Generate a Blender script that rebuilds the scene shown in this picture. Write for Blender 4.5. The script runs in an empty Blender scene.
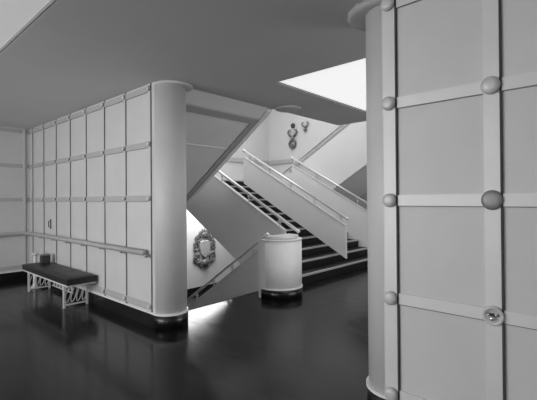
import bpy, bmesh, math, random
from mathutils import Vector, Matrix
random.seed(7)
PI = math.pi
C = bpy.context.scene.collection
sc = bpy.context.scene

# ------------------------------------------------------------------ camera
cam = bpy.data.cameras.new('camera'); cam_o = bpy.data.objects.new('camera', cam); C.objects.link(cam_o)
cam.sensor_width = 36.0; cam.sensor_fit = 'HORIZONTAL'; cam.lens = 388/537*36.0
cam.shift_y = (-1.5-2.7)/537
cam_o.matrix_world = Matrix.Translation((0, 0, 1.5)) @ Matrix.Rotation(math.radians(-47.8), 4, 'Z') @ Matrix.Rotation(PI/2+math.radians(0.4), 4, 'X') @ Matrix.Rotation(math.radians(-0.42), 4, 'Z')
cam.clip_start = 0.05; cam.clip_end = 100
sc.camera = cam_o

# ------------------------------------------------------------------ world, exposure
w = bpy.data.worlds.new('world'); sc.world = w; w.use_nodes = True
w.node_tree.nodes['Background'].inputs[0].default_value = (0.5, 0.5, 0.5, 1)
w.node_tree.nodes['Background'].inputs[1].default_value = 0.05
sc.view_settings.view_transform = 'Standard'; sc.view_settings.look = 'None'
sc.view_settings.exposure = 0.12; sc.view_settings.gamma = 1.0
sc.view_settings.use_curve_mapping = False

# ------------------------------------------------------------------ large lights
def area(name, loc, target, sx, sy, power, spread=180):
    l = bpy.data.lights.new(name, 'AREA'); l.shape = 'RECTANGLE'; l.size = sx; l.size_y = sy; l.energy = power
    l.spread = math.radians(spread)
    o = bpy.data.objects.new(name, l); C.objects.link(o)
    o.location = loc
    d = Vector(target)-Vector(loc)
    o.rotation_euler = d.to_track_quat('-Z', 'Y').to_euler()
    return o
area('window_daylight', (-3.85, 4.6, 1.75), (2.4, 4.6, 1.3), 4.4, 1.5, 175)  # light falls from the left; the window for it is added, unseen
area('window_daylight', (-3.85, 0.0, 1.75), (2.4, 0.6, 1.4), 2.6, 1.5, 24)  # second added lobby light, out of view behind the camera
area('ceiling_panel_light', (4.8, 1.9, 2.885), (4.8, 1.9, 0), 2.4, 2.0, 9)
area('lobby_panel_light', (0.0, 3.0, 2.885), (0.0, 3.0, 0), 1.7, 3.6, 4)
area('upper_hall_light', (6.6, 6.4, 5.8), (6.6, 6.4, 0), 5.5, 4.0, 240)
area('lower_hall_light', (6.9, 8.55, 1.67), (6.9, 8.55, 0), 2.2, 1.6, 80)
area('window_daylight', (6.4, -2.85, 1.7), (6.4, 3.0, 1.3), 4.4, 1.5, 90)  # added fill for steps and newel, no window known here

# ------------------------------------------------------------------ materials
def mat(name, v, rough=0.6, metal=0.0, noise=0.0, scale=8.0, spec=0.5, stretch=None, bump=0.0):
    m = bpy.data.materials.new(name); m.use_nodes = True
    nt = m.node_tree; b = nt.nodes['Principled BSDF']
    b.inputs['Base Color'].default_value = (v, v, v, 1)
    b.inputs['Roughness'].default_value = rough
    b.inputs['Metallic'].default_value = metal
    b.inputs['Specular IOR Level'].default_value = spec
    tc = nt.nodes.new('ShaderNodeTexCoord'); mp = nt.nodes.new('ShaderNodeMapping')
    if stretch: mp.inputs['Scale'].default_value = stretch
    nz = nt.nodes.new('ShaderNodeTexNoise'); nz.inputs['Scale'].default_value = scale; nz.inputs['Detail'].default_value = 5
    nt.links.new(tc.outputs['Object'], mp.inputs['Vector']); nt.links.new(mp.outputs['Vector'], nz.inputs['Vector'])
    if noise:
        mr = nt.nodes.new('ShaderNodeMapRange')
        mr.inputs['From Min'].default_value = 0.3; mr.inputs['From Max'].default_value = 0.7
        mr.inputs['To Min'].default_value = v*(1-noise); mr.inputs['To Max'].default_value = v*(1+noise)
        nt.links.new(nz.outputs['Fac'], mr.inputs['Value']); nt.links.new(mr.outputs['Result'], b.inputs['Base Color'])
    if bump:
        bp = nt.nodes.new('ShaderNodeBump'); bp.inputs['Strength'].default_value = bump; bp.inputs['Distance'].default_value = 0.01
        nt.links.new(nz.outputs['Fac'], bp.inputs['Height']); nt.links.new(bp.outputs['Normal'], b.inputs['Normal'])
    return m
def emis(name, v, s):
    m = bpy.data.materials.new(name); m.use_nodes = True
    b = m.node_tree.nodes['Principled BSDF']
    b.inputs['Base Color'].default_value = (0.8, 0.8, 0.8, 1)
    b.inputs['Emission Color'].default_value = (v, v, v, 1); b.inputs['Emission Strength'].default_value = s
    return m
M = {
 'newel': mat('newel_paint', 0.80, 0.45, noise=0.02),
 'wall': mat('panel_paint', 0.62, 0.5, noise=0.03, scale=3),
 'plaster': mat('stair_plaster', 0.76, 0.6, noise=0.02, scale=2),
 'pale': mat('pale_wall_paint', 0.60, 0.6, noise=0.02, scale=2),
 'ceiling': mat('ceiling_paint', 0.63, 0.8, noise=0.03, scale=1.2),
 'soffit': mat('soffit_paint', 0.84, 0.6, noise=0.02, scale=2),
 'soffit_strip': mat('soffit_strip_paint', 0.42, 0.5, noise=0.02),
 'strip': mat('satin_strip', 0.70, 0.45, metal=0.1, noise=0.03, scale=5),
 'row_strip': mat('grey_row_strip', 0.46, 0.5, noise=0.03),
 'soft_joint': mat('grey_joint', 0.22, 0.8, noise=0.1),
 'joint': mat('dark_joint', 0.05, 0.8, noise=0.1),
 'boss': mat('satin_boss', 0.60, 0.4, metal=0.1, noise=0.03),
 'boss_grey': mat('grey_boss', 0.25, 0.45, metal=0.3, noise=0.06),
 'base': mat('black_base', 0.010, 0.25, noise=0.2),
 'trim': mat('white_trim', 0.8, 0.35, noise=0.02),
 'dark': mat('black_leather', 0.018, 0.42, noise=0.25, scale=12, bump=0.15),
 'tread': mat('black_stair_rubber', 0.008, 0.5, noise=0.3, scale=20, spec=0.25),
 'nosing': mat('nosing_metal', 0.5, 0.4, metal=0.4, noise=0.08),
 'rail': mat('rail_metal', 0.68, 0.35, metal=0.35, noise=0.03),
 'grey_rail': mat('grey_handrail', 0.42, 0.45, noise=0.05),
 'white_metal': mat('white_enamel', 0.72, 0.35, noise=0.03),
 'relief': mat('relief_metal', 0.14, 0.5, metal=0.3, noise=0.25, scale=14),
 'relief_light': mat('relief_pale_metal', 0.5, 0.4, metal=0.4, noise=0.15, scale=14),
 'chrome': mat('chrome', 0.8, 0.12, metal=1.0, noise=0.02),
 'panel_glow': emis('luminous_ceiling_glass', 0.82, 0.85),
 'panel_glow2': emis('luminous_ceiling_glass_dim', 0.5, 0.4),
 'lamp_glow': emis('lamp_glass', 1.0, 1.2),
 'window_glow': emis('daylit_glass', 0.9, 1.0),  # glow of the added, unseen windows
}
# polished dark linoleum with faint sheet joints and wear streaks
def floor_mat():
    m = bpy.data.materials.new('polished_linoleum'); m.use_nodes = True
    nt = m.node_tree; b = nt.nodes['Principled BSDF']; b.inputs['Specular IOR Level'].default_value = .27; N = nt.nodes.new; L = nt.links.new
    tc = N('ShaderNodeTexCoord'); mp = N('ShaderNodeMapping'); mp.inputs['Scale'].default_value = (6, .7, 1)
    mp.inputs['Rotation'].default_value = (0, 0, math.radians(20))
    nz = N('ShaderNodeTexNoise'); nz.inputs['Scale'].default_value = 2.2; nz.inputs['Detail'].default_value = 7
    L(tc.outputs['Object'], mp.inputs['Vector']); L(mp.outputs['Vector'], nz.inputs['Vector'])
    cr = N('ShaderNodeMapRange'); cr.inputs['From Min'].default_value = .3; cr.inputs['From Max'].default_value = .7
    cr.inputs['To Min'].default_value = 0.005; cr.inputs['To Max'].default_value = 0.014
    L(nz.outputs['Fac'], cr.inputs['Value'])
    br = N('ShaderNodeTexBrick'); br.inputs['Scale'].default_value = 1.0; br.inputs['Mortar Size'].default_value = 0.004
    br.inputs['Brick Width'].default_value = 0.9; br.inputs['Row Height'].default_value = 0.9; br.offset = 0
    br.inputs['Color1'].default_value = (1, 1, 1, 1); br.inputs['Color2'].default_value = (.8, .8, .8, 1); br.inputs['Mortar'].default_value = (.35, .35, .35, 1)
    L(tc.outputs['Object'], br.inputs['Vector'])
    mx = N('ShaderNodeMix'); mx.data_type = 'RGBA'; mx.blend_type = 'MULTIPLY'; mx.inputs[0].default_value = 1
    L(cr.outputs['Result'], mx.inputs[6]); L(br.outputs['Color'], mx.inputs[7]); L(mx.outputs[2], b.inputs['Base Color'])
    rr = N('ShaderNodeMapRange'); rr.inputs['From Min'].default_value = .3; rr.inputs['From Max'].default_value = .7
    rr.inputs['To Min'].default_value = 0.12; rr.inputs['To Max'].default_value = 0.21
    L(nz.outputs['Fac'], rr.inputs['Value']); L(rr.outputs['Result'], b.inputs['Roughness'])
    nb = N('ShaderNodeTexNoise'); nb.inputs['Scale'].default_value = 9; nb.inputs['Detail'].default_value = 3
    L(tc.outputs['Object'], nb.inputs['Vector'])
    bp = N('ShaderNodeBump'); bp.inputs['Strength'].default_value = .05; bp.inputs['Distance'].default_value = .01
    L(nb.outputs['Fac'], bp.inputs['Height']); L(bp.outputs['Normal'], b.inputs['Normal'])
    return m
M['floor'] = floor_mat()

# ------------------------------------------------------------------ mesh helpers
def box(bm, x0, x1, y0, y1, z0, z1, mi=0):
    v = [bm.verts.new(p) for p in ((x0,y0,z0),(x1,y0,z0),(x1,y1,z0),(x0,y1,z0),(x0,y0,z1),(x1,y0,z1),(x1,y1,z1),(x0,y1,z1))]
    for f in ((3,2,1,0),(4,5,6,7),(0,1,5,4),(1,2,6,5),(2,3,7,6),(3,0,4,7)):
        bm.faces.new([v[i] for i in f]).material_index = mi
def prism(bm, pts, a, b, axis='x', mi=0):
    """polygon pts extruded from a to b; axis x: pts=(y,z); axis z: pts=(x,y)"""
    def P(p, t): return (t, p[0], p[1]) if axis == 'x' else ((p[0], t, p[1]) if axis == 'y' else (p[0], p[1], t))
    A = [bm.verts.new(P(p, a)) for p in pts]; B = [bm.verts.new(P(p, b)) for p in pts]
    n = len(pts)
    bm.faces.new(A[::-1]).material_index = mi; bm.faces.new(B).material_index = mi
    for i in range(n):
        bm.faces.new((A[i], A[(i+1) % n], B[(i+1) % n], B[i])).material_index = mi
def tube(bm, pts, r, seg=12, mi=0, rfn=None):
    pts = [Vector(p) for p in pts]; rings = []; n = len(pts)
    up = None
    for i, p in enumerate(pts):
        t = ((pts[min(i+1, n-1)]-pts[max(i-1, 0)])).normalized()
        if up is None:
            ref = Vector((0, 0, 1)) if abs(t.z) < .9 else Vector((1, 0, 0))
            up = t.cross(ref).normalized()
        else:
            up = (up - t*up.dot(t)).normalized()
        s = t.cross(up)
        rr = r if rfn is None else rfn(i/(n-1))
        rings.append([bm.verts.new(p+(up*math.cos(a)+s*math.sin(a))*rr) for a in [2*PI*k/seg for k in range(seg)]])
    for A, B in zip(rings, rings[1:]):
        for k in range(seg):
            f = bm.faces.new((A[k], A[(k+1) % seg], B[(k+1) % seg], B[k])); f.smooth = True; f.material_index = mi
    bm.faces.new(rings[0][::-1]).material_index = mi; bm.faces.new(rings[-1]).material_index = mi
def lathe(bm, prof, center=(0,0,0), axis=Vector((0,0,1)), seg=28, mi=0, flute=0, fl_amp=0):
    """prof: list of (radius, height) along axis"""
    axis = Vector(axis).normalized(); ref = Vector((0,0,1)) if abs(axis.z) < .9 else Vector((1,0,0))
    u = axis.cross(ref).normalized(); v = axis.cross(u); c = Vector(center); rings = []
    for (r, h) in prof:
        if r < 1e-6: rings.append([bm.verts.new(c+axis*h)])
        else:
            rings.append([bm.verts.new(c+axis*h+(u*math.cos(a)+v*math.sin(a))*r*(1+fl_amp*math.cos(flute*a))) for a in [2*PI*k/seg for k in range(seg)]])
    for A, B in zip(rings, rings[1:]):
        for k in range(seg):
            if len(A) == 1 and len(B) == 1: continue
            if len(A) == 1: f = bm.faces.new((A[0], B[k], B[(k+1) % seg]))
            elif len(B) == 1: f = bm.faces.new((A[k], A[(k+1) % seg], B[0]))
            else: f = bm.faces.new((A[k], A[(k+1) % seg], B[(k+1) % seg], B[k]))
            f.smooth = True; f.material_index = mi
def ball(bm, c, r, sx=1, sy=1, sz=1, mi=0, seg=14):
    r0 = bmesh.ops.create_uvsphere(bm, u_segments=seg, v_segments=max(6, seg*2//3), radius=r)
    for v in r0['verts']:
        v.co = Vector((v.co.x*sx, v.co.y*sy, v.co.z*sz))+Vector(c)
        for f in v.link_faces: f.smooth = True; f.material_index = mi
def obj(name, bm, m, parent=None, bevel=0.0, smooth_angle=None, loc=None):
    bmesh.ops.recalc_face_normals(bm, faces=bm.faces[:])
    me = bpy.data.meshes.new(name); bm.to_mesh(me); bm.free()
    ms = m if isinstance(m, (list, tuple)) else [m]
    for k in ms: me.materials.append(M[k])
    o = bpy.data.objects.new(name, me); C.objects.link(o)
    if parent: 
        o.parent = parent
        o.matrix_parent_inverse = Matrix.Translation(parent.location).inverted()
    if bevel:
        md = o.modifiers.new('bevel', 'BEVEL'); md.width = bevel; md.segments = 2; md.limit_method = 'ANGLE'
    return o
def struct(o, label=None):
    o['kind'] = 'structure'
    if label: o['label'] = label
    return o
def tag(o, label, cat, group=None):
    o['label'] = label; o['category'] = cat
    if group: o['group'] = group
    return o
def thing(name, label, cat, loc=(0,0,0), group=None):
    o = bpy.data.objects.new(name, None); C.objects.link(o); o.location = loc; o.empty_display_size = .1
    return tag(o, label, cat, group)
def B(): return bmesh.new()

# ------------------------------------------------------------------ dimensions
XW = 2.46; R = 0.2; XB = XW+2*R         # lobby wall: face, half thickness, back
YL = 4.02; YR = 1.185                   # where the two rounded ends start
H = 2.87; ZU = 3.30; ZT = 5.95; ZL = -1.32
YF = 8.45                               # far wall of lobby
XE = 10.5; YE = 9.5                     # stair hall end walls
YN, XNB = -3.0, -4.0
def outline_left(g=0.0, y1=YF):          # plan of left wall with round end, grown by g
    r = R+g; cx = XW+R
    pts = [(cx+r, y1)]
    pts += [(cx+r*math.cos(a), YL+r*math.sin(a)) for a in [-PI*k/24 for k in range(25)]]
    pts += [(cx-r, y1)]
    return pts
def outline_right(g=0.0, y0=YN):
    r = R+g; cx = XW+R
    pts = [(cx-r, y0)]
    pts += [(cx+r*math.cos(a), YR+r*math.sin(a)) for a in [PI-PI*k/24 for k in range(25)]]
    pts += [(cx+r, y0)]
    return pts
def smooth_sides(o):
    for p in o.data.polygons:
        if abs(p.normal.z) < .5 and p.area < 0.3: p.use_smooth = True

# ------------------------------------------------------------------ structure
bm = B(); prism(bm, [(XNB,YN),(XE,YN),(XE,4.1),(4.6,4.1),(4.6,4.36),(XW+.05,4.36),(XW+.05,YF+.05),(XNB,YF+.05)], -0.3, 0, 'z')
struct(obj('floor', bm, 'floor'), 'polished dark lobby floor')
bm = B(); box(bm, XW, XE, 4.0, YE, ZL-.2, ZL)
struct(obj('floor', bm, 'floor'), 'dark floor at the foot of the descending stairs')
bm = B(); prism(bm, outline_left(), 0, H, 'z'); wl = struct(obj('wall_left', bm, 'wall'), 'long panelled wall ending in a rounded column'); smooth_sides(wl)
bm = B(); prism(bm, outline_right(), 0, H, 'z'); wr = struct(obj('wall_right', bm, 'wall'), 'near panelled wall with rounded end'); smooth_sides(wr)
bm = B(); box(bm, XNB, XW, YF, YF+.2, 0, H); wf = struct(obj('wall_far', bm, 'wall'))
bm = B(); box(bm, XW+.003, XW+.2, 4.37, YE, ZL, 0); box(bm, XW+.05, XB, YF, YE, 0, ZT); box(bm, XW+.05, XB, YN, YF, ZU, ZT)
struct(obj('wall_stairwell', bm, 'plaster'))
bm = B(); box(bm, XW, XE+.2, YE, YE+.2, ZL, ZT); struct(obj('wall_end', bm, 'pale'))
bm = B(); box(bm, XE, XE+.2, YN, YE, ZL, ZT); struct(obj('wall_east', bm, 'pale'))
bm = B(); box(bm, XNB-.2, XE+.2, YN-.2, YN, 0, ZT); struct(obj('wall_near', bm, 'wall'))
bm = B(); box(bm, XW, XE, 3.9, 4.08, ZL, -.3); struct(obj('wall_under_floor', bm, 'plaster'))
# wall behind the camera, openings for two added panes that light the lobby
bm = B()
ws = [(2.4, 6.8), (-1.3, 1.3)]
box(bm, XNB-.2, XNB, YN, YF+.2, 0, .95); box(bm, XNB-.2, XNB, YN, YF+.2, 2.55, H)
box(bm, XNB-.2, XNB, YN, -1.3, .95, 2.55); box(bm, XNB-.2, XNB, 1.3, 2.4, .95, 2.55); box(bm, XNB-.2, XNB, 6.8, YF+.2, .95, 2.55)
struct(obj('wall_window_side', bm, 'wall'))
for i, (a, b) in enumerate(ws):
    bm = B(); box(bm, XNB-.14, XNB-.1, a, b, .95, 2.55); wn = struct(obj('window_%d' % (i+1), bm, 'window_glow'))  # added glowing pane, never in view
    bm = B()
    n = 4 if i == 0 else 2
    for k in range(n+1):
        y = a+(b-a)*k/n; box(bm, XNB-.1, XNB-.03, max(a, y-.03), min(b, y+.03), .95, 2.55)
    box(bm, XNB-.1, XNB-.03, a, b, .95, 1.0); box(bm, XNB-.1, XNB-.03, a, b, 2.5, 2.55)
    obj('window_frame', bm, 'white_metal', wn)
bm = B(); box(bm, 4.1, 8.7, YN+.001, YN+.02, .9, 2.5); wn = struct(obj('window_3', bm, 'window_glow'))  # added pane out of view, goes with the stair hall fill light
bm = B()
for k in range(5):
    x = 4.1+4.6*k/4; box(bm, x-.03, x+.03, YN+.021, YN+.06, .9, 2.5)
box(bm, 4.1, 8.7, YN+.021, YN+.06, .87, .92); box(bm, 4.1, 8.7, YN+.021, YN+.06, 2.48, 2.53); obj('window_frame', bm, 'white_metal', wn)
# ceiling with the two openings for the luminous panels and the open well over the stairs
P1 = (3.45, 6.0, 0.75, 3.03); P2 = (-1.0, 1.0, 1.0, 5.1)
bm = B()
def slab_with_holes(bm, x0, x1, y0, y1, z0, z1, holes):
    xs = sorted({x0, x1, *[h[0] for h in holes], *[h[1] for h in holes]}); ys = sorted({y0, y1, *[h[2] for h in holes], *[h[3] for h in holes]})
    xs = [x for x in xs if x0 <= x <= x1]; ys = [y for y in ys if y0 <= y <= y1]
    for a, b in zip(xs, xs[1:]):
        run = None
        for c, d in zip(ys, ys[1:]):
            cx, cy = (a+b)/2, (c+d)/2
            if not any(h[0] < cx < h[1] and h[2] < cy < h[3] for h in holes):
                box(bm, a, b, c, d, z0, z1)
slab_with_holes(bm, XNB, 6.31, YN, 3.93, H, ZU, [P1, P2])
slab_with_holes(bm, XNB, XW+.2, 3.93, YF, H, ZU, [P2])
box(bm, 6.31, XE, YN, 1.6, H, ZU)
bmesh.ops.remove_doubles(bm, verts=bm.verts[:], dist=1e-5)
# drop internal faces shared by neighbouring slabs
seen = {}
for f in bm.faces[:]:
    k = tuple(sorted(v.index for v in f.verts))
bm.verts.index_update()
for f in bm.faces[:]:
    seen.setdefault(tuple(sorted(v.index for v in f.verts)), []).append(f)
bmesh.ops.delete(bm, geom=[f for fs in seen.values() if len(fs) > 1 for f in fs], context='FACES_ONLY')
struct(obj('ceiling', bm, 'ceiling'), 'dim grey lobby ceiling')
bm = B(); box(bm, XW, XE+.2, YN, YE+.2, ZT, ZT+.2); struct(obj('ceiling', bm, 'pale'), 'upper stair hall ceiling')

def panel_light(P, m, label):
    t = thing('luminous_ceiling_panel', label, 'ceiling light', ((P[0]+P[1])/2, (P[2]+P[3])/2, H))
    bm = B(); box(bm, P[0], P[1], P[2], P[3], H+.03, H+.05); obj('diffuser', bm, m, t)
    bm = B(); e = .012
    box(bm, P[0], P[0]+e, P[2], P[3], H+.002, H+.03); box(bm, P[1]-e, P[1], P[2], P[3], H+.002, H+.03)
    box(bm, P[0]+e, P[1]-e, P[2], P[2]+e, H+.002, H+.03); box(bm, P[0]+e, P[1]-e, P[3]-e, P[3], H+.002, H+.03)
    obj('frame', bm, 'soft_joint', t)
panel_light(P1, 'panel_glow', 'large bright luminous panel set into the ceiling before the stairs')
panel_light(P2, 'panel_glow2', 'dimmer luminous panel in the ceiling at upper left of the lobby')

# baseboards with white cap line
def base(name, pts_fn, axis_pts=None):
    bm = B(); prism(bm, pts_fn(.012), 0, .155, 'z'); o = struct(obj(name, bm, 'base')); smooth_sides(o)
    bm = B(); prism(bm, pts_fn(.018), .155, .177, 'z'); t = obj('cap_strip', bm, 'trim', o); t['label'] = 'white strip along the top'
base('baseboard_left', lambda g: outline_left(g, YF-.001))
base('baseboard_right', lambda g: outline_right(g))
bm = B(); box(bm, XNB, XW-.02, YF-.012, YF, 0, .155); o = struct(obj('baseboard_far', bm, 'base'))
bm = B(); box(bm, XNB, XW-.02, YF-.018, YF, .155, .177); obj('cap_strip', bm, 'trim', o)['label'] = 'white strip along the top'

# wall panel grid: vertical and horizontal strips, and bosses at crossings
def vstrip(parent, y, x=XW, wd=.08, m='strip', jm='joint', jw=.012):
    bm = B(); box(bm, x-.014, x+.002, y-wd/2, y+wd/2, .178, H-.002, 0); box(bm, x-.015, x+.001, y-wd/2-jw, y-wd/2-.0005, .178, H-.002, 1)  # second box: seam groove as a dark strip, its shade in the colour
    obj('vertical_strip', bm, [m, jm], parent)
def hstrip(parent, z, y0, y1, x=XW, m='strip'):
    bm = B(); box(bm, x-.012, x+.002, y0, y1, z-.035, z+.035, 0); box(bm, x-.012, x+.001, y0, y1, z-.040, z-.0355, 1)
    obj('horizontal_strip', bm, [m, 'soft_joint'], parent)
def boss_bm(c, r=.045, ax=(-1,0,0), h=.04):
    bm = B(); lathe(bm, [(r*.55, -.004), (r*.6, h*.25), (r, h*.35), (r*.98, h*.6), (r*.8, h*.88), (r*.45, h*.99), (0, h)], c, Vector(ax), 24)
    return bm
ROWS = [2.80, 2.14, 1.5, .857, .225]
RLO = .018
YLk = [4.11+.597*k for k in range(8)]
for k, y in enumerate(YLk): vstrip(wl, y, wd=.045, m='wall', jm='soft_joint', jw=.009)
for z in ROWS:
    if abs(z-.857) < .01: continue
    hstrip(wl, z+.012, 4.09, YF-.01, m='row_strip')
    for y in YLk: obj('boss', boss_bm((XW-.012, y, z+.012), .03, h=.035), 'boss', wl)
YRk = [1.13, .53, -.07, -.67, -1.27, -1.87, -2.47]
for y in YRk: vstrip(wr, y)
for zr_ in ROWS:
    z = zr_
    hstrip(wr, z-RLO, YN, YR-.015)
    for y in YRk:
        if y == .53 and z == 1.5:
            o = obj('boss', boss_bm((XW-.012, y, z-RLO), .056, h=.022), 'boss_grey', wr); o['label'] = 'flat dark grey boss'
        elif y == .53 and z == .857:
            z = z-RLO
            bm = B(); lathe(bm, [(.05, -.003), (.056, .012), (.052, .022), (.042, .022), (.036, .008), (0, .006)], (XW-.012, y, z), (-1,0,0), 28)
            o = obj('boss', bm, 'boss', wr); o['label'] = 'open ring boss with chrome fitting'
            bm = B()
            ball(bm, (XW-.035, y+.004, z-.014), .014); ball(bm, (XW-.03, y-.016, z+.008), .008); ball(bm, (XW-.03, y+.022, z+.004), .008)
            tube(bm, [(XW-.012, y, z), (XW-.035, y+.004, z-.014)], .006)
            bpy_o = obj('chrome_fitting', bm, 'chrome', o)
            bm = B(); box(bm, XW-.022, XW-.019, y-.026, y+.03, z-.004, z+.012); obj('dark_slot', bm, 'joint', o); z = z+RLO
        else:
            obj('boss', boss_bm((XW-.012, y, z-RLO), .046 if y > .9 else .05), 'boss', wr)
# far wall strips
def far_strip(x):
    bm = B(); box(bm, x-.022, x+.022, YF-.014, YF+.002, .178, H-.002, 0); box(bm, x+.022, x+.033, YF-.012, YF+.001, .178, H-.002, 1); obj('vertical_strip', bm, ['wall', 'soft_joint'], wf)  # dark second box paints the shade of the seam groove
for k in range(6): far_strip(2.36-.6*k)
for z in ROWS:
    if abs(z-.857) < .01: continue
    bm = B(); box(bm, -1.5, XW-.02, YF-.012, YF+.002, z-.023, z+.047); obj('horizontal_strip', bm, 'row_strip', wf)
    for k in range(6): obj('boss', boss_bm((2.36-.6*k, YF-.012, z+.012), .03, (0,-1,0), .035), 'boss', wf)

# ------------------------------------------------------------------ round collars on the ceiling at the columns and the ceiling disc
def collar(name, c, r, h, m, label, cat, fl=0):
    bm = B(); lathe(bm, [(0, 0), (r*.9, 0), (r, h*.3), (r, h*.7), (r*.93, h), (0, h)], (c[0], c[1], H-h), (0,0,1), 48, flute=fl, fl_amp=.02 if fl else 0)
    return tag(obj(name, bm, m), label, cat)
collar('ceiling_collar', (XW+R+.03, YL-.04), .235, .035, 'ceiling', 'grey round collar where the left rounded column meets the ceiling', 'column collar')
collar('ceiling_collar', (XW+R, YR+.1), .24, .06, 'grey_rail', 'dark fluted round collar at ceiling behind the near right wall', 'column collar', fl=16)
collar('ceiling_disc', (4.56, 3.72), .20, .03, 'pale', 'pale flat disc under the ceiling edge above the rounded newel', 'ceiling disc')

# ------------------------------------------------------------------ central staircase
Y1, TR, RI, NS = 4.10, .30, .165, 12
def nos(y): return RI+(y-Y1)*RI/TR
st = thing('staircase', 'wide black staircase with pale nosings rising to the landing', 'staircase', (6.67, Y1, 0))
XA, XC = 4.945, 8.395
for k in range(NS):
    y0 = Y1+k*TR; z1 = (k+1)*RI
    bm = B(); yb = y0+TR+.02 if k < NS-1 else y0+.1
    box(bm, XA, XC, y0, yb, k*RI+.001, z1)
    s = obj('step', bm, 'tread', st)
    bm = B(); box(bm, XA, XC, y0-.018, y0+.022, z1-.028, z1+.004); n = obj('nosing', bm, 'nosing', s); n['label'] = 'pale metal edge'
bm = B(); yt = Y1+NS*TR
prism(bm, [(Y1+.05, 0), (Y1+.05, -.33), (Y1+NS*TR-.3, 1.62), (Y1+NS*TR-.3, RI*(NS-1)-.002), ] , XA+.002, XC-.002, 'x')
obj('stair_soffit', bm, 'plaster', st)

# landing
YLd = Y1+(NS-1)*TR
bm = B(); box(bm, XB+.01, XE-.01, YLd+.1, YE-.01, 1.7, 1.98); box(bm, XB+.01, 4.5, 5.9, YLd+.1, 1.7, 1.98); box(bm, 8.6, XE-.01, 6.4, YLd+.1, 1.7, 1.98)
struct(obj('floor_landing', bm, ['pale'])); 
# chair rail on the landing walls
t = thing('wall_rail', 'grey rail running along the upper landing walls', 'handrail', (7, YE-.05, 2.8))
bm = B(); box(bm, XB+.1, XE-.001, YE-.05, YE-.002, 2.73, 2.86); box(bm, XE-.05, XE-.002, 8.35, YE-.05, 2.73, 2.86); obj('rail', bm, 'grey_rail', t)

# return flights
def ret_flight(x0, x1, ys, label, tr=.24, n=8):
    t = thing('return_flight', label, 'staircase', ((x0+x1)/2, ys, 1.98))
    for k in range(n):
        bm = B(); y1 = ys-k*tr
        box(bm, x0+.06, x1-.06, y1-tr-.02, y1, 1.98+k*RI-(.0 if k == 0 else .02), 1.98+(k+1)*RI-.001)
        obj('step', bm, 'tread', t)
    return t
lf = ret_flight(XB+.02, 4.44, 5.9, 'overhead stair flight with panelled grey underside beside the left column')
sl = (2.85-1.50)/(5.95-3.93)
def zs(y): return 2.87-sl*(y-3.93)
bm = B(); prism(bm, [(3.935, 2.87), (6.3, zs(6.3)), (6.3, 1.69), (5.92, 1.97), (3.935, 3.28)], XB+.01, 4.44, 'x'); obj('underside', bm, 'soffit', lf)
bm = B()
def sof_strip(bm, x0, x1, y0, y1, t=.02):
    prism(bm, [(y0, zs(y0)), (y1, zs(y1)), (y1, zs(y1)-t), (y0, zs(y0)-t)], x0, x1, 'x')
sof_strip(bm, XB+.02, 4.25, 4.13, 4.22); sof_strip(bm, 4.25, 4.36, 4.13, 6.28)
obj('border_strip', bm, 'soffit_strip', lf)
bm = B(); sof_strip(bm, XB+.02, 4.25, 4.745, 4.765, .01); obj('panel_joint', bm, 'trim', lf)
bm = B(); sof_strip(bm, 4.36, 4.44, 3.95, 6.28, .03); obj('edge_strip', bm, 'soffit', lf)

rf = ret_flight(8.56, 10.3, 6.4, 'overhead stair flight at the right with solid sloping side')
def zb_top(y): return 3.30-.58*(y-5.26)
def zb_bot(y): return 1.84-.61*(y-5.26)
bm = B(); prism(bm, [(3.3, zb_top(3.3)), (7.15, zb_top(7.15)), (7.15, 1.99), (6.4, 1.55), (5.8, zb_bot(5.8)), (3.3, zb_bot(3.3))], 8.50, 8.56, 'x'); obj('side_panel', bm, 'plaster', rf)
bm = B(); prism(bm, [(3.3, zb_bot(3.3)), (5.9, zb_bot(5.9)), (6.4, 1.6), (6.4, 1.69), (5.9, 1.9), (3.3, zb_bot(3.3)+.35)], 8.56, 10.45, 'x'); obj('underside', bm, 'soffit', rf)
bm = B(); prism(bm, [(3.3, zb_top(3.3)), (7.15, zb_top(7.15)), (7.15, zb_top(7.15)+.03), (3.3, zb_top(3.3)+.03)], 8.47, 8.59, 'x'); obj('cap_strip', bm, 'rail', rf)
bm = B(); prism(bm, [(3.3, zb_top(3.3)-.12), (6.9, zb_top(6.9)-.12), (6.9, zb_top(6.9)-.06), (3.3, zb_top(3.3)-.06)], 8.485, 8.50, 'x'); obj('groove_strip', bm, 'grey_rail', rf)
bm = B(); prism(bm, [(3.3, zb_bot(3.3)), (5.8, zb_bot(5.8)), (5.8, zb_bot(5.8)+.03), (3.3, zb_bot(3.3)+.03)], 8.48, 8.56, 'x'); obj('bottom_strip', bm, 'wall', rf)

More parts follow.
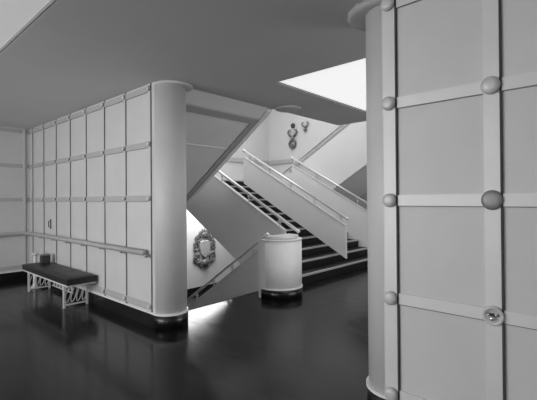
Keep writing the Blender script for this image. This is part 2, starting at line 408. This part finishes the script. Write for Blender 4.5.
# ------------------------------------------------------------------ balustrades
def bal(x, y0, y1, lo, hi, label, rail_y1, thick=.05, rail_end='ball', poly=None, pm='plaster'):
    t = thing('balustrade', label, 'balustrade', (x, y0, max(0, nos(y0))))
    bm = B()
    pts = poly or [(y0, nos(y0)+lo), (y1, nos(y1)+lo), (y1, nos(y1)+hi), (y0, nos(y0)+hi)]
    prism(bm, pts, x-thick/2, x+thick/2, 'x'); obj('panel', bm, pm, t, bevel=.006)
    bm = B()
    prism(bm, [(y0, nos(y0)+hi+.001), (y1, nos(y1)+hi+.001), (y1, nos(y1)+hi+.021), (y0, nos(y0)+hi+.021)], x-thick/2-.012, x+thick/2+.012, 'x')
    obj('panel_cap', bm, 'wall', t)
    ry0 = (y0-.02 if x > 5 else 3.82); hr = .96 if x < 5 else 1.0
    bm = B(); tube(bm, [(x, ry0, nos(ry0)+hr), (x, rail_y1, nos(rail_y1)+hr)], (.027), 12)
    ball(bm, (x, ry0, nos(ry0)+hr), .032); ball(bm, (x, rail_y1, nos(rail_y1)+hr), .04)
    obj('handrail', bm, 'rail', t)
    n = 5
    for k in range(n):
        y = y0+.12+(rail_y1-.2-y0-.12)*k/(n-1)
        bm = B(); tube(bm, [(x, y, nos(y)+hi+.02), (x, y, nos(y)+hr-.01)], .012, 8)
        ball(bm, (x, y, nos(y)+hr-.04), .028, sz=.7)
        obj('bracket', bm, 'rail', t)
    return t
YB = 4.02
bal(4.915, 4.085, 7.35, 0, .80, 'solid grey balustrade with pale rail on left side of the central stairs', 7.3,
    poly=[(4.085, -.32), (4.2, -.24), (7.35, .47+.6*(7.35-5.38)), (7.35, nos(7.35)+.8), (4.085, nos(4.085)+.8)])
bal(6.67, 3.99, 6.85, .20, .84, 'free-standing sloping panel with rail down the middle of the stairs', 6.85)
bal(8.43, 4.0, 6.75, -.15, .80, 'solid balustrade with rail on far right side of the central stairs', 6.75)

# rounded newel
t = thing('newel_drum', 'pale rounded newel drum with black base at the foot of stairs', 'newel', (4.61, 3.94, 0))
NC = (4.605, 3.945); NR = .34
def dout(g, yb=4.26):
    r = NR+g
    return [(NC[0]+r, NC[1]+.03)] + [(NC[0]+r*math.cos(a), NC[1]+r*math.sin(a)) for a in [-PI*k/32 for k in range(33)]] + [(NC[0]-r, NC[1]+.03)]
def dprism(g, z0, z1, name, m, parent, yb=.14):
    r = NR+g; bm = B()
    pts = [(NC[0]+r, NC[1]+yb)] + [(NC[0]+r*math.cos(a), NC[1]+r*math.sin(a)) for a in [-PI*k/32 for k in range(33)]] + [(NC[0]-r, NC[1]+yb)]
    prism(bm, pts, z0, z1, 'z'); o = obj(name, bm, m, parent)
    for p in o.data.polygons:
        if abs(p.normal.z) < .5 and p.area < .1: p.use_smooth = True
    return o
dprism(0, .001, .86, 'drum', 'newel', t)
dprism(.007, .001, .135, 'black_base', 'base', t, .08)
dprism(.01, .135, .155, 'base_cap_strip', 'trim', t, .08)
dprism(.004, .86, .885, 'rim', 'trim', t, .1)
dprism(-.05, .885, .93, 'top_cap', 'rail', t, .05)

# down-going balustrade at X=4.28
XD = 4.57
def zr(y): return .90-.66*(y-4.22)
t = thing('balustrade', 'solid balustrade with slim rail going down left of the newel drum', 'balustrade', (XD, 4.085, 0))
bm = B(); prism(bm, [(4.10, -1.3), (6.3, -1.3), (6.3, zr(6.3)-.17), (4.10, zr(4.10)-.17)], XD-.03, XD+.03, 'x'); obj('panel', bm, 'plaster', t, bevel=.005)
bm = B(); prism(bm, [(4.085, zr(4.085)-.169), (6.3, zr(6.3)-.169), (6.3, zr(6.3)-.15), (4.085, zr(4.085)-.15)], XD-.04, XD+.04, 'x'); obj('panel_cap', bm, 'rail', t)
bm = B(); tube(bm, [(XD, 4.12, .80), (XD, 4.13, .93), (XD, 4.16, zr(4.16)), (XD, 4.25, zr(4.25)), (XD, 6.3, zr(6.3))], .022, 12); obj('handrail', bm, 'rail', t)
for y in (4.5, 5.0, 5.5, 6.0):
    bm = B(); tube(bm, [(XD, y, zr(y)-.14), (XD, y, zr(y)-.01)], .014, 8); ball(bm, (XD, y, zr(y)-.06), .026); obj('bracket', bm, 'rail', t)
# handrail on the other side of the down stairs and the down stairs themselves
t = thing('staircase', 'black staircase going down between the left column and the newel', 'staircase', (3.6, 4.36, 0))
for k in range(8):
    y0 = 4.36+.24*k; z1 = -(k+1)*RI if k < 7 else None
    if z1 is None: continue
    bm = B(); box(bm, XB+.02, XD-.035, y0, y0+.26, ZL+.001, z1); s = obj('step', bm, 'tread', t)
    bm = B(); box(bm, XB+.02, XD-.035, y0+.22, y0+.265, z1-.025, z1+.003); obj('nosing', bm, 'nosing', s)['label'] = 'pale metal edge'
bm = B(); box(bm, XB-.0, XD-.04, 4.325, 4.365, -.03, .003); struct(obj('trim_1', bm, 'joint'))
t = thing('handrail', 'pale wall handrail descending behind the left column', 'handrail', (XB+.06, 4.3, .9))
bm = B(); tube(bm, [(XB+.08, 4.3, .9), (XB+.08, 6.3, -.4)], .022); obj('rail', bm, 'rail', t)
for y in (4.4, 5.3, 6.2):
    bm = B(); z = .9-.65*(y-4.3); tube(bm, [(XB, y, z-.05), (XB+.08, y, z-.05), (XB+.08, y, z)], .01, 8); obj('bracket', bm, 'rail', t)
bm = B(); box(bm, XB, XE, YE-.012, YE, ZL, ZL+.16); struct(obj('baseboard_lower', bm, 'base'))

# ------------------------------------------------------------------ handrail along the lobby walls
t = thing('handrail', 'round grey handrail along the panelled wall above the bench', 'handrail', (XW-.07, 6.2, .88))
bm = B(); xr = XW-.075; yr = YF-.075
pts = [(xr, 4.16, .875), (xr, YF-.16, .875)] + [(xr-.085+.085*math.cos(a), yr-.085+.085*math.sin(a), .875) for a in [PI/2*k/8 for k in range(1, 9)]] + [(-1.5, yr, .875)]
tube(bm, pts, .034, 14); ball(bm, (xr, 4.16, .875), .036)
obj('rail', bm, 'grey_rail', t)
for y in YLk:
    bm = B(); tube(bm, [(XW-.01, y, .83), (xr, y, .83), (xr, y, .86)], .012, 8); lathe(bm, [(.028, 0), (.028, .012), (0, .014)], (XW-.002, y, .83), (-1,0,0), 16); obj('bracket', bm, 'grey_rail', t)
for x in (1.9, 1.3, .7, .1, -.5, -1.1):
    bm = B(); tube(bm, [(x, YF-.002, .83), (x, yr, .83), (x, yr, .86)], .012, 8); obj('bracket', bm, 'grey_rail', t)
# small dark pull on a panel
bm = B(); box(bm, XW-.006, XW+.001, 7.33, 7.37, 1.0, 1.17); tube(bm, [(XW-.005, 7.35, 1.03), (XW-.035, 7.35, 1.04), (XW-.035, 7.35, 1.13), (XW-.005, 7.35, 1.14)], .008, 8)
tag(obj('door_pull', bm, 'joint'), 'small dark upright pull on a wall panel above the bench far end', 'door handle')

# ------------------------------------------------------------------ bench
BX0, BX1, BY0, BY1 = 2.03, 2.44, 5.49, 7.40
t = thing('bench', 'long low black cushioned bench on white openwork metal ends', 'bench', (2.2, 6.37, 0))
bm = B()
nx, ny = 10, 40
zt = .348
gv = {}
for i in range(nx+1):
    for j in range(ny+1):
        x = BX0+(BX1-BX0)*i/nx; y = BY0+(BY1-BY0)*j/ny
        ex = min(i, nx-i)/nx*2; ey = min(j, ny-j)/ny*2
        hgt = .085+.018*min(1, ex*2.5)*min(1, ey*9)
        if j % 10 == 0 and 0 < j < ny: hgt -= .006
        gv[i, j] = bm.verts.new((x, y, zt+hgt))
for i in range(nx):
    for j in range(ny):
        f = bm.faces.new((gv[i,j], gv[i+1,j], gv[i+1,j+1], gv[i,j+1])); f.smooth = True
rim = [(i, 0) for i in range(nx+1)]+[(nx, j) for j in range(1, ny+1)]+[(i, ny) for i in range(nx-1, -1, -1)]+[(0, j) for j in range(ny-1, 0, -1)]
low = [bm.verts.new((gv[k].co.x, gv[k].co.y, zt)) for k in rim]
for a in range(len(rim)):
    b = (a+1) % len(rim); bm.faces.new((gv[rim[a]], low[a], low[b], gv[rim[b]]))
bm.faces.new(low)
obj('seat_cushion', bm, 'dark', t, bevel=.008)
bm = B(); box(bm, BX0+.01, BX1-.01, BY0+.02, BY1-.02, zt-.022, zt-.001); obj('seat_frame', bm, 'white_metal', t)
for yl in (5.72, 7.22):
    # end frame: two legs and a bottom bar, with loops between
    for xl in (BX0+.05, BX1-.05):
        bm = B(); box(bm, xl-.014, xl+.014, yl-.014, yl+.014, 0, zt-.023); obj('leg', bm, 'white_metal', t)
    bm = B(); box(bm, BX0+.065, BX1-.065, yl-.01, yl+.01, .03, .05); box(bm, BX0+.065, BX1-.065, yl-.01, yl+.01, zt-.045, zt-.023)
    cx = (BX0+BX1)/2
    for k in range(4):
        xc = BX0+.105+.077*k
        pts = []
        for q in range(25):
            a = 2*PI*q/24
            u, v = .034*math.cos(a), .105*math.sin(a)
            pts.append((xc+u*.9+v*.28, yl, .182+v*1.06))
        tube(bm, pts, .006, 8)
    obj('openwork_panel', bm, 'white_metal', t)
# side openwork brace under the far half
for (ya, yb) in ((6.2, 7.05),):
    bm = B(); xs = BX1-.06
    for k in range(7):
        yc = ya+.06+(yb-ya-.12)*k/6
        pts = [(xs, yc+.03*math.cos(a)+.1*math.sin(a)*.3, .19+.1*math.sin(a)) for a in [2*PI*q/20 for q in range(21)]]
        tube(bm, pts, .006, 6)
    box(bm, xs-.008, xs+.008, ya, yb, .07, .085); box(bm, xs-.008, xs+.008, ya, 7.1, .31, .326)
    obj('side_openwork', bm, 'white_metal', t)

t = thing('ash_stand', 'slim white pedestal ash stand behind the far end of the bench', 'ash stand', (2.24, 7.44, 0))
bm = B(); lathe(bm, [(0, 0), (.085, 0), (.085, .012), (.04, .03), (.032, .05)], (2.24, 7.44, 0), seg=24); obj('foot', bm, 'white_metal', t)
bm = B(); lathe(bm, [(.032, .05), (.03, .3), (.032, .55)], (2.24, 7.44, 0), seg=20); obj('stem', bm, 'trim', t)
bm = B(); lathe(bm, [(.032, .55), (.055, .565), (.06, .60), (.05, .605), (.045, .58), (0, .578)], (2.24, 7.44, 0), seg=24); obj('bowl', bm, 'white_metal', t)
t = thing('box', 'small dark box standing on the far end of the black bench', 'box', (2.3, 7.15, .4515))
bm = B(); box(bm, 2.24, 2.37, 7.10, 7.22, .4515, .575); obj('body', bm, 'joint', t, bevel=.006)
bm = B(); box(bm, 2.235, 2.375, 7.095, 7.225, .576, .592); obj('lid', bm, 'boss_grey', t, bevel=.004)

# ------------------------------------------------------------------ wall reliefs
def spiral(c, r, turns, rot, n=26, flip=1):
    out = []
    for i in range(n):
        s = i/(n-1); a = rot+flip*turns*2*PI*s; rr = r*(1-.8*s)
        out.append((c[0]+rr*math.cos(a), c[1]+rr*math.sin(a)))
    return out
t = thing('wall_relief', 'ornate grey metal crest relief on the bright wall below the stairs', 'wall relief', (7.5, YE, .0))
cx, cz, Y0 = 7.50, -.03, YE-.03
KS = .84
def W(p, y=0): return (cx+p[0]*KS, Y0-y, cz+p[1]*KS)
bm = B()
for sgn in (-1, 1):
    for (c, r, tr, rot) in (((.30, .42), .17, 1.3, 2.6), ((.40, .08), .16, 1.2, 1.0), ((.33, -.30), .19, 1.4, 4.0), ((.14, -.52), .13, 1.2, 3.3), ((.12, .56), .12, 1.1, 5.5)):
        pts = spiral(c, r, tr, rot); tube(bm, [W((sgn*p[0], p[1]), .01) for p in pts], .03, 8, rfn=lambda s: .03-.014*s)
        ball(bm, W((sgn*pts[-1][0], pts[-1][1]), .02), .035, sy=.6)
    for k in range(9):
        a = -1.1+2.2*k/8
        ball(bm, W((sgn*.46*math.cos(a), .56*math.sin(a)), .02), .042, sx=.9, sy=.5, sz=.9)
obj('scrollwork', bm, 'relief', t)
bm = B(); prism(bm, [(cx+x, cz+z) for x, z in ((-.19,.22),(-.1,.27),(0,.24),(.1,.27),(.19,.22),(.2,0),(.14,-.16),(0,-.27),(-.14,-.16),(-.2,0))], YE-.09, YE-.02, 'y'); obj('shield', bm, 'relief_light', t, bevel=.015)
bm = B(); lathe(bm, [(0, .08), (.05, .075), (.1, .05), (.12, .0)], (cx, YE-.06, cz-.42), (0,-1,0), 20); ball(bm, (cx, YE-.05, cz+.43), .1, sx=1.2, sy=.5); 
for k in range(5):
    a = PI*(.15+.7*k/4); tube(bm, [(cx+.06*math.cos(a), YE-.04, cz+.45+.06*math.sin(a)), (cx+.2*math.cos(a), YE-.05, cz+.45+.2*math.sin(a))], .02, 8, rfn=lambda s: .024-.012*s)
obj('crown', bm, 'relief', t)

def figure_relief(yc, zc, s, label, dark_head=True):
    t = thing('wall_ornament', label, 'wall ornament', (XE, yc, zc))
    def V(y, z, d=.03): return (XE-d, yc-y*s, zc+z*s)
    bm = B()
    for sg in (-1, 1):
        tube(bm, [V(0, -.12, .05), V(sg*.16, -.06, .06), V(sg*.27, .08, .06), V(sg*.22, .2, .06), V(sg*.12, .18, .05)], .04*s, 8, rfn=lambda q: (.05-.02*q)*s)
    tube(bm, [V(0, -.1), V(0, -.22)], .06*s, 10)
    obj('arms', bm, 'relief', t)
    if dark_head:
        bm = B(); ball(bm, V(.02, .42, .05), .125*s, sx=.5, sz=.8); ball(bm, V(.02, .36, .05), .11*s, sx=.5, sz=.7); obj('head', bm, 'joint', t)
        bm = B(); tube(bm, [V(0, .1, .03), V(0, -.2, .04)], .07*s, 10); obj('torso', bm, 'relief_light', t)
        bm = B()
        tube(bm, [V(.17*math.cos(a), -.46+.2*math.sin(a), .05) for a in [2*PI*q/24 for q in range(25)]], .05*s, 8)
        ball(bm, V(0, -.56, .06), .09*s, sx=.5)
        tube(bm, [V(-.1, -.26), V(-.24, -.42), V(-.2, -.6)], .04*s, 8); obj('tail_ring', bm, 'relief', t)
    else:
        bm = B(); ball(bm, V(0, -.32, .05), .14*s, sx=.5, sz=.7); obj('base_knot', bm, 'relief', t)
figure_relief(8.34, 3.71, .72, 'dark curled metal ornament with round head high on upper wall')
figure_relief(7.80, 3.95, .5, 'small dark forked metal ornament right of the larger one on upper wall', False)

# ------------------------------------------------------------------ luminous panel under the landing
t = thing('luminous_ceiling_panel', 'bright luminous panel under the landing, lighting the crest wall below', 'ceiling light', (6.9, 8.55, 1.7))
bm = B(); box(bm, 5.5, 8.2, 7.7, 9.4, 1.685, 1.699); obj('diffuser', bm, 'lamp_glow', t)
bm = B()
for a in ((5.47, 5.5, 7.67, 9.43), (8.2, 8.23, 7.67, 9.43), (5.5, 8.2, 7.67, 7.7), (5.5, 8.2, 9.4, 9.43)): box(bm, *a, 1.66, 1.699)
obj('frame', bm, 'trim', t)
